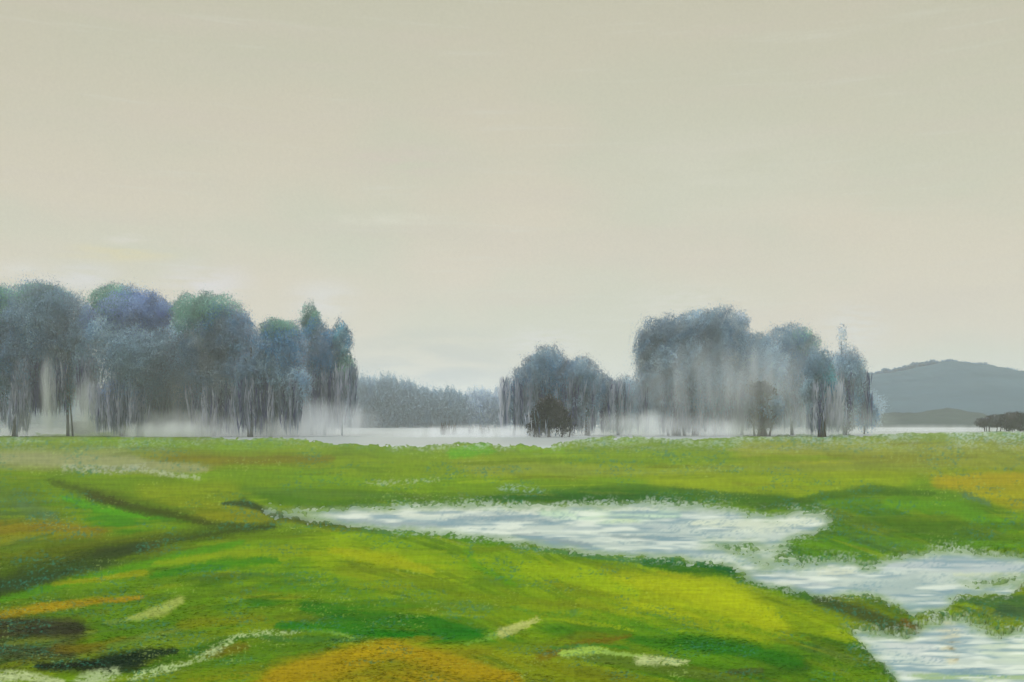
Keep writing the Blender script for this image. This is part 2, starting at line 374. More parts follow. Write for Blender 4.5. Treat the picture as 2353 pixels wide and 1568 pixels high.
stroke([(-80, 1500), (60, 1508), (160, 1512)], [18, 18, 10], (58, 66, 44), .8)
stroke([(130, 1500), (230, 1495)], 12, (104, 90, 44), .6)
stroke([(90, 1538), (200, 1535), (310, 1530)], [8, 14, 24], (20, 30, 20), .97, rag=.8)
stroke([(250, 1530), (320, 1515), (400, 1500)], [22, 18, 9], (28, 44, 28), .95)
stroke([(330, 1545), (450, 1500), (520, 1478), (580, 1470)], [8, 10, 8, 4], (62, 96, 36), .8)
stroke([(480, 1506), (560, 1492)], 10, (112, 96, 50), .6)
stroke([(600, 1470), (720, 1475), (830, 1480)], [6, 9, 6], (70, 108, 62), .7, dry=.25)
stroke([(300, 1566), (370, 1545), (430, 1530), (490, 1500), (540, 1470), (600, 1458), (700, 1456)], [7, 10, 6, 9, 5, 7, 2], (186, 200, 150), .85, rag=1.4, dry=.46)
stroke([(-60, 1566), (60, 1560), (140, 1572)], [12, 11, 8], (190, 198, 152), .9, rag=1, dry=.34)
stroke([(190, 1568), (260, 1556)], [16, 14], (184, 196, 152), .9, rag=1, dry=.34)
stroke([(690, 1448), (760, 1456), (820, 1470)], [3, 5, 3], (152, 178, 110), .8)
stroke([(750, 1512), (810, 1502), (850, 1490)], [3, 6, 3], (196, 184, 112), .7)
stroke([(640, 1440), (800, 1450), (950, 1470)], [8, 14, 8], (50, 112, 20), .8)
stroke([(1000, 1470), (1120, 1460)], [12, 10], (58, 112, 26), .7)
stroke([(760, 1270), (900, 1290), (1000, 1320)], [9, 14, 6], (162, 166, 30), .7)
stroke([(1060, 1272), (1100, 1310), (1180, 1350)], [4, 8, 6], (96, 142, 20), .6)
stroke([(960, 1340), (1100, 1380), (1180, 1400)], 12, (112, 130, 40), .55)
stroke([(1020, 1410), (1120, 1405)], [14, 14], (90, 128, 80), .5, dry=.5)
stroke([(1160, 1462), (1200, 1446), (1232, 1430)], [12, 10, 5], (188, 190, 128), .9, rag=1, dry=.2)
stroke([(1070, 1490), (1140, 1468)], [4, 10], (132, 164, 92), .7, dry=.35)
stroke([(1170, 1400), (1240, 1425), (1330, 1415)], [6, 8, 6], (96, 136, 74), .6, dry=.4)
stroke([(1240, 1520), (1330, 1492), (1450, 1470)], [10, 9, 4], (112, 96, 42), .7)
stroke([(1290, 1512), (1340, 1504), (1390, 1506)], [7, 12, 7], (170, 194, 110), .9, rag=1, dry=.2)
stroke([(1390, 1510), (1470, 1516)], [5, 5], (160, 184, 112), .8)
stroke([(1475, 1526), (1520, 1526), (1580, 1530)], [12, 12, 6], (192, 200, 146), .9, rag=1, dry=.25)
stroke([(1270, 1498), (1370, 1490), (1450, 1500)], 4, (70, 120, 60), .7)
stroke([(1450, 1480), (1620, 1490), (1740, 1500)], [10, 16, 10], (58, 106, 18), .75)
stroke([(1400, 1345), (1560, 1348), (1680, 1385), (1800, 1440)], [14, 24, 30, 16], (172, 180, 10), .85, soft=1.9)
stroke([(1640, 1460), (1760, 1478)], 18, (140, 158, 24), .7)
stroke([(1500, 1420), (1700, 1450), (1850, 1480)], [6, 8, 12], (100, 140, 60), .5, dry=.5)
stroke([(1800, 1420), (1880, 1460)], 16, (116, 138, 36), .7)
stroke([(1760, 1560), (1850, 1540)], 14, (60, 90, 30), .7)
stroke([(1680, 1555), (1750, 1552)], 8, (70, 74, 50), .7)
stroke([(640, 1568), (780, 1530), (890, 1500), (1010, 1530), (1180, 1575)], [32, 28, 22, 24, 16], (160, 140, 36), .95, rag=.6, bristle=.2)
stroke([(820, 1515), (890, 1498), (940, 1515)], [6, 10, 6], (176, 154, 42), .8)
stroke([(700, 1400), (840, 1425), (1000, 1440), (1100, 1462)], [12, 22, 20, 10], (48, 106, 20), .8)
stroke([(-80, 1370), (40, 1345), (160, 1312), (330, 1262)], [24, 24, 20, 12], (50, 66, 36), .75)
stroke([(200, 1140), (330, 1176), (480, 1205)], [10, 10, 6], (60, 66, 30), .6)
stroke([(1200, 1310), (1340, 1330), (1460, 1370)], [14, 22, 14], (150, 170, 20), .8)
stroke([(1560, 1480), (1700, 1500), (1830, 1530)], [14, 22, 18], (54, 104, 20), .85)
stroke([(600, 1350), (760, 1370), (860, 1365)], [10, 14, 8], (96, 134, 36), .6)
# banks of the pools
stroke([(520, 1160), (560, 1158), (620, 1180), (700, 1200), (800, 1212)], [4, 10, 8, 6, 4], (44, 58, 36), .9, rag=.5)
stroke([(640, 1195), (760, 1212), (900, 1226)], [5, 8, 5], (82, 92, 40), .8, rag=.5)
stroke([(840, 1222), (1000, 1232), (1100, 1245)], [8, 8, 6], (92, 128, 74), .7, dry=.35)
stroke([(1000, 1226), (1120, 1246), (1200, 1258)], [8, 14, 6], (84, 122, 36), .85)
stroke([(1080, 1270), (1200, 1262)], [8, 8], (112, 130, 30), .7)
stroke([(1180, 1262), (1320, 1278), (1460, 1290), (1560, 1294)], [4, 7, 7, 9], (74, 116, 76), .8, rag=.7)
stroke([(1480, 1296), (1600, 1312), (1690, 1318)], [8, 16, 14], (44, 92, 40), .9)
stroke([(1600, 1296), (1680, 1312)], [6, 12], (30, 86, 50), .7)
stroke([(1690, 1335), (1780, 1352), (1860, 1375), (1920, 1400)], [8, 12, 12, 10], (62, 100, 52), .85)
stroke([(1880, 1385), (1970, 1415), (2070, 1450)], [12, 18, 10], (66, 74, 42), .85)
stroke([(1990, 1380), (2080, 1420)], [12, 14], (82, 104, 40), .8)
stroke([(2078, 1438), (2110, 1452)], 8, (104, 78, 34), .8)
stroke([(1600, 1250), (1680, 1256), (1760, 1250)], [4, 8, 6], (84, 120, 46), .9, rag=.9)
stroke([(2000, 1240), (2060, 1262)], 8, (92, 122, 60), .6)
stroke([(2180, 1385), (2260, 1392), (2353, 1388)], [6, 11, 14], (70, 100, 60), .85, rag=.7)
stroke([(2300, 1410), (2420, 1420)], 14, (58, 84, 60), .8)
stroke([(2330, 1350), (2420, 1370)], 14, (112, 120, 30), .8)

# --- specks of pale and teal dry-brush growth over everything
f1 = vn(GX / 3.2, GY / 2.8, 71); f2 = fbm(GX / 90, GY / 30, 72); f3 = fbm(GX / 120, GY / 40, 78)
m = np.clip((f1 - .66) * 8, 0, 1) * np.clip((f2 - .48) * 7, 0, 1) * .6; blend(paint, m, (70, 118, 96))
f1 = vn(GX / 3.0, GY / 3.0, 73)
m = np.clip((f1 - .76) * 8, 0, 1) * np.clip((f3 - .54) * 7, 0, 1) * .45; blend(paint, m, (168, 184, 120))
edge = np.clip(1 - (GY - 1000) / 42, 0, 1) * np.clip((fbm(GX / 60, GY / 14, 79) - .3) * 3, 0, 1)
m = np.clip((vn(GX / 3.4, GY / 2.2, 74) - .45) * 5, 0, 1) * edge * .7; blend(paint, m, (184, 196, 186))
m = np.clip((vn(GX / 3.4, GY / 2.2, 75) - .62) * 5, 0, 1) * edge * .6; blend(paint, m, (96, 140, 120))
streak = fbm(GX / 80, GY / 2.4, 76, 3); weave = vn(GX / 3.3, GY / 9, 77)
paint *= (1 + (streak - .5) * .34 + (weave - .5) * .18)[..., None]
lm = (paint * [.25, .65, .1]).sum(-1, keepdims=True); paint = np.clip((lm + (paint - lm) * 1.26) * 1.04, .004, 1)

# --- water
water = np.zeros(GX.shape)
def pool(pts, v=1.0, rag=1.0, warp=.35):
    m = polymask(pts, rag, warp); global water
    water = np.where(m > 0, v, water)
far_edge = [(-700, 1000), (0, 1000), (150, 996), (210, 990), (300, 991), (430, 1000), (560, 1009), (640, 1003), (740, 1014), (830, 1021), (960, 1024), (1040, 1020), (1090, 1014), (1160, 1022), (1260, 1024), (1330, 1006), (1480, 1000), (1560, 1010), (1640, 1006), (1720, 1000), (2000, 997), (2353, 990), (3060, 988)]
pool([(-700, 900)] + far_edge + [(3060, 900)], rag=.8, warp=.15)
pool([(575, 1162), (640, 1174), (800, 1168), (1000, 1163), (1150, 1166), (1350, 1166), (1450, 1158), (1600, 1164), (1740, 1180), (1760, 1196), (1830, 1180), (1900, 1184), (1915, 1200), (1860, 1226), (1800, 1240), (1790, 1262), (1820, 1290), (1900, 1296), (1960, 1292), (2000, 1318), (2040, 1282), (2100, 1278), (2180, 1268), (2353, 1284), (3060, 1290), (3060, 1340), (2353, 1345), (2330, 1372), (2190, 1370), (2180, 1400), (2160, 1418), (2200, 1430), (2353, 1442), (3060, 1450), (3060, 1760), (2170, 1760), (2060, 1560), (2000, 1500), (1950, 1450), (2040, 1462), (2100, 1466), (2120, 1440), (2080, 1400), (1990, 1366), (1900, 1370), (1860, 1370), (1720, 1334), (1700, 1300), (1640, 1292), (1500, 1280), (1350, 1268), (1150, 1240), (1000, 1222), (850, 1214), (700, 1194), (620, 1180)])
pool([(1600, 1246), (1690, 1250), (1760, 1244), (1740, 1262), (1660, 1264)], 0, 1.4)
pool([(2100, 1406), (2165, 1402), (2175, 1430), (2120, 1440)], 0, 1.6)
pool([(2225, 1452), (2300, 1436), (2380, 1436), (2360, 1452), (2280, 1466)], 0, 1.8)
pool([(2180, 1340), (2353, 1325), (2420, 1330), (2420, 1340), (2200, 1347)], 0, 1.8)
pool([(1690, 1268), (1790, 1270), (1850, 1300), (1840, 1322), (1730, 1310)], .5, 1.6)     # reedy shallows: half grown over
sh = vn(GX / 3.5, GY / 3.2, 91) * .7 + vn(GX / 12, GY / 6, 94) * .3; water = np.where(water == .5, (sh > .5).astype(float), water)
# grass breaking through the shallows: the bank has no clean line
wb = blur(water, 9); r = vn(GX / 2.6, GY / 2.2, 92) * .5 + vn(GX / 7, GY / 4, 93) * .3 + vn(GX / 22, GY / 5, 95) * .35 - .075
amp = np.interp(GY, [1000, 1030, 1160, 1500], [.9, 1.2, 2.0, 2.2]) * (.35 + 1.1 * fbm(GX / 70, GY / 30, 96))
water = ((wb - .5) * 1.25 + (r - .5) * amp > 0).astype(float) * (wb > .03); water[wb > .985] = 1
water = blur(water, 1)

wcol = np.ones(GX.shape + (3,)) * lin((186, 196, 186))  # pale and blue-grey streaks below paint mist reflections into the water colour
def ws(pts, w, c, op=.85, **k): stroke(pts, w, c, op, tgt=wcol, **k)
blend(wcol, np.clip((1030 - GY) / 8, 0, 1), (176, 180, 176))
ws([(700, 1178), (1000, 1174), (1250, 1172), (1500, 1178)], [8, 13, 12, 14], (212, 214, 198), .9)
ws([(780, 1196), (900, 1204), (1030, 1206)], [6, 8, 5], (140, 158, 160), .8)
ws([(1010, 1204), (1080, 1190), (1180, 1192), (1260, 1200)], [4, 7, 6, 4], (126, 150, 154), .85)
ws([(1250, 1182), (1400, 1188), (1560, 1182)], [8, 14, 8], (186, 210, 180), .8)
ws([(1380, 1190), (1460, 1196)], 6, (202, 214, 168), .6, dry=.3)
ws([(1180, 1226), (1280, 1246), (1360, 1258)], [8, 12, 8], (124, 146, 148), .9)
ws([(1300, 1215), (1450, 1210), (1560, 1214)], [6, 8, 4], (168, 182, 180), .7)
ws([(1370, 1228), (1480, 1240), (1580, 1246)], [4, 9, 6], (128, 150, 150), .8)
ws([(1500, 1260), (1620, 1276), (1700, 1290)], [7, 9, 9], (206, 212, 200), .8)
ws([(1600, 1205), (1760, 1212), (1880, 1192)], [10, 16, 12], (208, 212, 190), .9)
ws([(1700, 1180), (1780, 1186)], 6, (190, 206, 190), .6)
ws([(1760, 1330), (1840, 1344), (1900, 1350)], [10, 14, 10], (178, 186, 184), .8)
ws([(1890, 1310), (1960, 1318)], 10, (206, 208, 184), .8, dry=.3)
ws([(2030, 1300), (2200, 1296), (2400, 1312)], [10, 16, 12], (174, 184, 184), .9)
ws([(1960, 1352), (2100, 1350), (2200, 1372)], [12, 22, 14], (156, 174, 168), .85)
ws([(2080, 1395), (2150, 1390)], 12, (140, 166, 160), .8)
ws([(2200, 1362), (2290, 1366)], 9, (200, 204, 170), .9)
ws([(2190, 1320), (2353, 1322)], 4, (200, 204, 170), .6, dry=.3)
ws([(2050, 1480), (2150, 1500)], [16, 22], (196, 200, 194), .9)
ws([(2160, 1415), (2186, 1460), (2184, 1510)], [22, 20, 14], (206, 200, 168), .85)  # beige upright streak: a reflection painted into the water colour
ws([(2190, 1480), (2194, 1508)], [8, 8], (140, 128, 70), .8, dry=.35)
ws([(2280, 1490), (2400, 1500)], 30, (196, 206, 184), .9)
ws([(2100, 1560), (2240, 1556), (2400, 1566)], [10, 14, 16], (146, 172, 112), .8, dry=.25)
wr = blur(water, 14); br_ = vn(GX / 2.8, GY / 2.6, 151) * .6 + vn(GX / 8, GY / 4, 152) * .4
e_ = np.clip(wr * 2.4, 0, 1) * np.clip((br_ - .60 + .3 * wr) * 7, 0, 1) * np.clip((fbm(GX / 50, GY / 14, 153) - .34) * 5, 0, 1); blend(paint, e_ * .8 * (GX > 900), (190, 202, 180))
ws_ = blur(water, 6); blend(paint, np.clip((ws_ - .12) * 1.5, 0, .45) * (GX > 600) * (GY > 1100), (150, 172, 132))
e_ = np.clip(wr * 2.4, 0, 1) * np.clip((.42 - br_) * 5, 0, 1); blend(paint, e_ * .35, (58, 104, 84))
wr = np.where(water > .5, wb, 1)
e_ = np.clip((br_ - .58) * 7, 0, 1) * np.clip((.97 - wr) * 5, 0, 1) * (GY > 1060); blend(wcol, e_ * .7, (104, 146, 96))
e_ = np.clip((1 - wb) * 2.2, 0, 1) * np.clip((fbm(GX / 16, GY / 8, 103) - .35) * 4, 0, 1) * (GY > 1060); blend(wcol, e_ * .75, (118, 150, 118))
e_ = np.clip((vn(GX / 4, GY / 3, 104) - .6) * 5, 0, 1) * np.clip((fbm(GX / 60, GY / 16, 105) - .45) * 5, 0, 1) * (GY > 1060); blend(wcol, e_ * .6, (96, 140, 150))
e_ = np.clip((fbm(GX / 110, GY / 9, 106) - .50) * 6, 0, 1) * (GY > 1060); blend(wcol, e_ * .8, (122, 152, 158))
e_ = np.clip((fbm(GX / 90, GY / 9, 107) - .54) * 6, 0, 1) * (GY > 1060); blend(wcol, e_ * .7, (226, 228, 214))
sh_ = blur(water, 6); e_ = np.clip((.97 - sh_) * 2.0, 0, .8) * np.clip(.35 + 1.1 * fbm(GX / 26, GY / 10, 161), 0, 1) * (GY > 1060)
wcol = wcol * (1 - e_[..., None]) + blur3(paint, 4) * e_[..., None]
wcol *= (1 + (fbm(GX / 60, GY / 5, 101) - .5) * .12)[..., None]
wm = wcol.mean((0, 1), keepdims=True); wcol = np.clip(wm + (wcol - wm) * 1.35, .01, 1.1) * [1.0, 1.04, .93]

wetb = blur(water, 9)
def samp(a, px, py):
    fx = np.clip((np.asarray(px) - MX0) / SX, 0, len(RX) - 1.001); fy = np.clip((np.asarray(py) - MY0) / SY, 0, len(RY) - 1.001)
    ix = fx.astype(int); iy = fy.astype(int); fx = fx - ix; fy = fy - iy
    if a.ndim == 3: fx = fx[..., None]; fy = fy[..., None]
    return (a[iy, ix] * (1 - fx) + a[iy, ix + 1] * fx) * (1 - fy) + (a[iy + 1, ix] * (1 - fx) + a[iy + 1, ix + 1] * fx) * fy

def to_map(X, Y):
    Yc = np.maximum(Y, 3.0); return X / Yc * F + CX, HY + F * CAM_H / Yc
def ground_z(X, Y):
    px, py = to_map(X, Y); w = samp(water, px, py)
    rel = .05 * (fbm(X / 3.0, Y / 4.0, 201) - .3) + .02 * (fbm(X / .5, Y / .7, 202) - .5)
    z = (.022 + np.maximum(rel, -.01) * (1 - samp(wetb, px, py))) * (1 - w) - .07 * w
    z = np.where(Y > 235, -.08, z)
    return z

# ------------------------------------------------------------------ setting
def grid(rows, us, zf, name, mat, colf, kind='structure', label=None):
    Ys, U = np.meshgrid(rows, us, indexing='ij')
    wid = np.maximum(Ys, 6.0)
    X = U * wid
    co = np.stack([X, Ys, zf(X, Ys)], -1).reshape(-1, 3)
    nr, nc = Ys.shape; i = np.arange(nr * nc).reshape(nr, nc)
    fa = np.stack([i[:-1, :-1], i[:-1, 1:], i[1:, 1:], i[1:, :-1]], -1).reshape(-1, 4)
    me = mesh_np(name, co, fa, colf(co[:, 0], co[:, 1]), True)
    return tag(link(name, me, mat), kind=kind)
pyr = np.arange(1740, 986, -1.5)
rows = np.concatenate([[-60, -30, -12, -4, 0, 2, 4, 5.2], F * CAM_H / (pyr - HY), [250, 280, 330, 400, 600, 1000, 1800, 3000]])
us = np.concatenate([[-3, -2.2, -1.6, -1.2, -1, -.85], np.arange(-.72, .72, .00095), [.85, 1, 1.2, 1.6, 2.2, 3]])
M_ground = mat_paint('meadow_turf', .95, bump=(.15, .02), vary=.05, tex_scale=14, tex_stretch=(1, .5, 1), spec=.05)
def ground_col(X, Y):
    px, py = to_map(X, Y); return samp(paint, px, py) / GAIN
grid(rows, us, ground_z, 'meadow_ground', M_ground, ground_col)

M_water = mat_paint('pond_water', .4, bump=(.04, .02), vary=.03, tex_scale=5, tex_stretch=(1, .35, 1), spec=.2)
def water_col(X, Y):
    px, py = to_map(X, Y); return samp(wcol, px, py) / GAIN
rows_w = np.concatenate([[-60, 0, 5], F * CAM_H / (np.arange(1740, 986, -3.0) - HY), [250, 300, 400, 700, 1200, 3000]])
us_w = np.concatenate([[-3, -2, -1.2], np.arange(-.72, .72, .002), [1.2, 2, 3]])
grid(rows_w, us_w, lambda X, Y: np.zeros_like(X), 'water', M_water, water_col)

# hills far behind
def hill(name, pts, Y0, depth, c, seed, z_extra=0):
    """a rounded ridge: crest heights given along the bearing"""
    xs = np.array([p[0] for p in pts], float); hs = np.array([(HY - p[1]) / F * Y0 + CAM_H for p in pts])
    px = np.linspace(xs[0], xs[-1], 260); H = np.interp(px, xs, hs)
    k = np.ones(9) / 9; H = np.convolve(np.pad(H, 4, mode='edge'), k, 'valid')
    t = np.linspace(-1, 1, 61); P, T = np.meshgrid(px, t)
    Yy = Y0 + T * depth; Xx = (P - CX) / F * Y0
    Z = H[None, :] * np.cos(T * math.pi / 2) ** 1.1 + (fbm(Xx / 9, Yy / 9, seed) - .5) * 3.2 * np.cos(T * math.pi / 2) - .3
    n1, n2 = P.shape; i = np.arange(n1 * n2).reshape(n1, n2)
    fa = np.stack([i[:-1, :-1], i[:-1, 1:], i[1:, 1:], i[1:, :-1]], -1).reshape(-1, 4)
    f = fbm(Xx / 50, Yy / 12 + Z / 5, seed + 1)
    cols = (lin(c[0])[None, None] * (1 - f[..., None]) + lin(c[1])[None, None] * f[..., None]).reshape(-1, 3) / GAIN
    me = mesh_np(name, np.stack([Xx, Yy, Z], -1).reshape(-1, 3), fa, cols, True)
    return tag(link(name, me, M_hill), kind='structure')
M_hill = mat_paint('hill_wood', .95, bump=(.6, 1.2), vary=.18, tex_scale=.12, tex_stretch=(.4, 1, 1.4), spec=.03)
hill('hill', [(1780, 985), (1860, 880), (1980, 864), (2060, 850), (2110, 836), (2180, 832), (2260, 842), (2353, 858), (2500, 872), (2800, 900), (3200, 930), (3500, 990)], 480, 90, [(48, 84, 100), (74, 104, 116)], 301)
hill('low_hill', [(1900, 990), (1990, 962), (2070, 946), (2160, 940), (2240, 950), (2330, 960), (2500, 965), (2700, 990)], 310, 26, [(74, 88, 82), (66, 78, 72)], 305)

# ------------------------------------------------------------------ grass tufts standing on the turf
M_grass = mat_paint('grass_blades', .9, up=5, vary=.10, tex_scale=30, translucent=.3, spec=.03)
def grass():
    n = 110000
    px = rng.uniform(-420, 2780, n); py = 1004 + (1700 - 1004) * rng.random(n) ** .85
    X, Y = to_ground(px, py)
    w = samp(water, px, py); keep = w < .30 ; X, Y, px, py = X[keep], Y[keep], px[keep], py[keep]; n = len(X)
    # lean and jitter: colour drawn from the turf a little way off
    jx = rng.normal(0, 5, n); jy = rng.normal(0, 2.2, n)
    col_ = samp(paint, px + jx, py + jy) / GAIN * (1 + rng.normal(0, .04, n))[:, None]
    h = rng.uniform(.012, .036, n) * (1 + .5 * (fbm(X / 1.2, Y / 1.6, 400) > .55)); wd = .008 + .0011 * Y * rng.uniform(.6, 1.3, n)
    a = rng.uniform(0, math.pi, n); cx_, sx_ = np.cos(a) * wd / 2, np.sin(a) * wd / 2
    wet = samp(wetb, px, py); up_ = np.clip(wet * 3.5, 0, 1); h = h * .35
    lx, ly = rng.normal(.2, .4, n) * h + (1 - up_) * rng.choice([-1, 1], n) * rng.uniform(.03, .09, n) * (.6 + Y / 22), rng.normal(0, .4, n) * h
    z = ground_z(X, Y) - .006
    v0 = np.stack([X - cx_, Y - sx_, z], -1); v1 = np.stack([X + cx_, Y + sx_, z], -1)
    v2 = np.stack([X + lx * .4 + cx_ * .8, Y + ly * .4 + sx_ * .8, z + h * .6], -1); v3 = np.stack([X + lx * .4 - cx_ * .8, Y + ly * .4 - sx_ * .8, z + h * .6], -1)
    v4 = np.stack([X + lx, Y + ly, z + h], -1)
    co = np.stack([v0, v1, v2, v3, v4], 1).reshape(-1, 3); b = np.arange(n)[:, None] * 5
    fa = np.concatenate([b + [0, 1, 2], b + [0, 2, 3], b + [3, 2, 4]])
    tag(link('grass', mesh_np('grass', co, fa, np.repeat(col_, 5, 0)), M_grass), 'short ragged green and straw coloured meadow grass', 'grass', kind='stuff')
grass()

# ------------------------------------------------------------------ trees
LEAF_TINT = np.array([.98, 1.05, 1.11])
M_leaf = mat_paint('leaves', .9, up=10, vary=.05, tex_scale=.55, translucent=.6, spec=.02)
LEAF = 4.9
M_bark = bpy.data.materials.new('bark'); M_bark.use_nodes = True
def mat_bark(name, c):
    m = bpy.data.materials.new(name); m.use_nodes = True; t = m.node_tree; b = t.nodes['Principled BSDF']
    n = t.nodes.new('ShaderNodeTexNoise'); n.inputs['Scale'].default_value = 2.5; n.inputs['Detail'].default_value = 5
    g = t.nodes.new('ShaderNodeNewGeometry'); mp = t.nodes.new('ShaderNodeMapping'); mp.inputs['Scale'].default_value = (3, 3, .5)
    t.links.new(g.outputs['Position'], mp.inputs[0]); t.links.new(mp.outputs[0], n.inputs[0])
    cr = t.nodes.new('ShaderNodeValToRGB'); cr.color_ramp.elements[0].position = .35; cr.color_ramp.elements[1].position = .68
    a = np.array(lin(c) / GAIN) * 1.3; cr.color_ramp.elements[0].color = (*(a * .7), 1); cr.color_ramp.elements[1].color = (*(a * 1.35), 1)
    t.links.new(n.outputs[0], cr.inputs[0]); t.links.new(cr.outputs[0], b.inputs['Base Color']); b.inputs['Roughness'].default_value = .95
    bp = t.nodes.new('ShaderNodeBump'); bp.inputs['Distance'].default_value = .1; t.links.new(n.outputs[0], bp.inputs['Height']); t.links.new(bp.outputs[0], b.inputs['Normal'])
    return m
BARK = {'dark': mat_bark('dark_bark', (46, 42, 40)), 'brown': mat_bark('brown_bark', (66, 52, 44)), 'grey': mat_bark('grey_bark', (84, 88, 92)), 'blue': mat_bark('blue_grey_bark', (66, 92, 104))}

def tubes(paths):
    """paths: list of (points, radii) -> one mesh data (verts, faces)"""
    V, Fc = [], []; base = 0; ns = 7
    for pts, rs in paths:
        pts = np.array(pts, float)
        for i, p in enumerate(pts):
            d = pts[min(i + 1, len(pts) - 1)] - pts[max(i - 1, 0)]; d = d / (np.linalg.norm(d) + 1e-9)
            u = np.cross(d, (0, 1, .13)); u /= np.linalg.norm(u) + 1e-9; v = np.cross(d, u)
            for k in range(ns):
                a = 2 * math.pi * k / ns; V.append(p + (u * math.cos(a) + v * math.sin(a)) * rs[i] * (1 + .12 * math.sin(3 * a + i)))
        for i in range(len(pts) - 1):
            for k in range(ns):
                Fc.append((base + i * ns + k, base + i * ns + (k + 1) % ns, base + (i + 1) * ns + (k + 1) % ns, base + (i + 1) * ns + k))
        V.append(pts[-1] + (pts[-1] - pts[-2]) * .3); tip = len(V) - 1
        for k in range(ns): Fc.append((base + (len(pts) - 1) * ns + k, base + (len(pts) - 1) * ns + (k + 1) % ns, tip, tip))
        base = len(V)
    Fc2 = [f for f in Fc]
    me = bpy.data.meshes.new('trunk'); me.from_pydata([tuple(v) for v in V], [], [f if f[2] != f[3] else f[:3] for f in Fc2])
    me.polygons.foreach_set('use_smooth', np.ones(len(me.polygons), bool)); me.update()
    return me

PAL = {  # colours of foliage: body tones, and lilac rim specks painting the treetop glow
    'blue': [(84, 104, 116), (72, 98, 114), (104, 112, 118), (92, 112, 120)],
    'slate': [(92, 104, 110), (110, 118, 120), (84, 98, 108), (122, 124, 122)],
    'mauve': [(100, 106, 126), (120, 126, 138), (88, 98, 118), (138, 144, 148)],
    'grey': [(126, 134, 135), (112, 122, 126), (136, 142, 142), (104, 118, 126)],
    'green': [(104, 122, 110), (92, 112, 98), (116, 134, 120), (84, 106, 104)],
    'brown': [(38, 33, 30), (26, 23, 22), (50, 45, 42), (64, 61, 60)],
    'teal': [(84, 118, 122), (96, 124, 124), (76, 106, 118), (110, 126, 124)],
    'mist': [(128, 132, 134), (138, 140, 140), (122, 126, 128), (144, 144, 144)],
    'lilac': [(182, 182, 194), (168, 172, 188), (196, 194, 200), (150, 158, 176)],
}
def leaves(cx, cy, lobes, size=.115, dens=1.0, droop=.5, rim='lilac', rimamt=.10, seed=0, mist_strands=None):
    """lobes: (px, py, rx_px, ry_px, palette [, density]); converted to metres at distance cy around (cx, cy)"""
    r = np.random.default_rng(seed + 11); k = cy / F
    CO, COL = [], []
    for lb in lobes:
        px, py, rx, ry, pal = lb[:5]; dl = lb[5] if len(lb) > 5 else 1.0
        X0 = (px - CX) * k - cx; Z0 = (HY - py) * k + CAM_H; RX_, RZ = rx * k, ry * k; RY_ = max(min(RX_, RZ * 1.4), 1.0)
        n = int(8.0 * (.17 / size) ** 1.3 * dens * dl * (rx * ry) ** .93)
        d = r.normal(size=(n, 3)); d /= np.linalg.norm(d, axis=1)[:, None]
        # ragged outline: radius varies with direction, leaves thin out past it
        th = np.arctan2(d[:, 2], d[:, 0]); ph = d[:, 1]
        bump = 1 + .42 * (fbm(th * 2.6 + seed, ph * 2.2, seed + 3, 3) - .5) * 2
        rad = r.random(n) ** .42 * 1.0
        tail = r.random(n) < .22; rad = np.where(tail, .84 + np.abs(r.normal(0, .2, n)), rad)
        P = d * rad[:, None] * bump[:, None]
        # clumps
        cl = fbm(P[:, 0] * RX_ / 1.6 + seed, P[:, 2] * RZ / 1.6 + P[:, 1] * 3, seed + 5, 3)
        keep = (cl > .34) | (r.random(n) < .45); P, rad, th, cl = P[keep], rad[keep], th[keep], cl[keep]; n = len(P)
        C = P * [RX_, RY_, RZ] + [X0, 0, Z0]; C[:, 2] -= np.where((P[:, 2] < -.2) & (r.random(n) < .35), r.random(n) * RZ * .55, 0)
        pl = np.array([lin(c) for c in PAL[pal]]) / GAIN * LEAF * LEAF_TINT; mn = pl.mean(1, keepdims=True); pl = np.maximum(mn + (pl - mn) * 1.2, .01)
        f = fbm(C[:, 0] / 2.6 + C[:, 2] / 5 + seed, C[:, 2] / 4.0 - C[:, 0] / 7 + 40, seed + 9, 3); q = np.clip((f - .22) / .56, 0, .999) * (len(pl) - 1) + r.normal(0, .06, n)
        q = np.clip(q, 0, len(pl) - 1.001); i0 = q.astype(int); fq = (q - i0)[:, None]
        col = (pl[i0] * (1 - fq) + pl[i0 + 1] * fq) * (1 + r.normal(0, .03, n) + (fbm(C[:, 0] / .5 + C[:, 2] / 1.5, C[:, 2] / 3 - C[:, 0], seed + 13, 2) - .5) * .35)[:, None]
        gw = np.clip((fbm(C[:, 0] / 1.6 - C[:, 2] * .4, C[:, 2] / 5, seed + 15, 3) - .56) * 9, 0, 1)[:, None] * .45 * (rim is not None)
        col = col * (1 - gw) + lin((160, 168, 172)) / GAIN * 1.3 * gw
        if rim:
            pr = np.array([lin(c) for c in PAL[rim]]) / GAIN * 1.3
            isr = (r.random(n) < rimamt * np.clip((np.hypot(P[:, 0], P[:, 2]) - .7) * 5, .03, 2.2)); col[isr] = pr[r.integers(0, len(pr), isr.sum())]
        s = size * r.uniform(.5, 1.35, n) * np.clip(1.9 - rad, .45, 1)
        # each leaf clump: an elongated quad, mostly hanging
        ax = r.normal(size=(n, 3)) * [1, 1, 1]; ax[:, 2] += np.sign(ax[:, 2]) * droop * 3; ax /= np.linalg.norm(ax, axis=1)[:, None]
        bx = np.cross(ax, r.normal(size=(n, 3))); bx /= np.linalg.norm(bx, axis=1)[:, None] + 1e-9
        ax = ax * (s * (.6 + droop * .7))[:, None]; bx = bx * (s * .38)[:, None]
        q = np.stack([C - ax, C + bx, C + ax, C - bx], 1)
        CO.append(q.reshape(-1, 3)); COL.append(np.repeat(col, 4, 0))
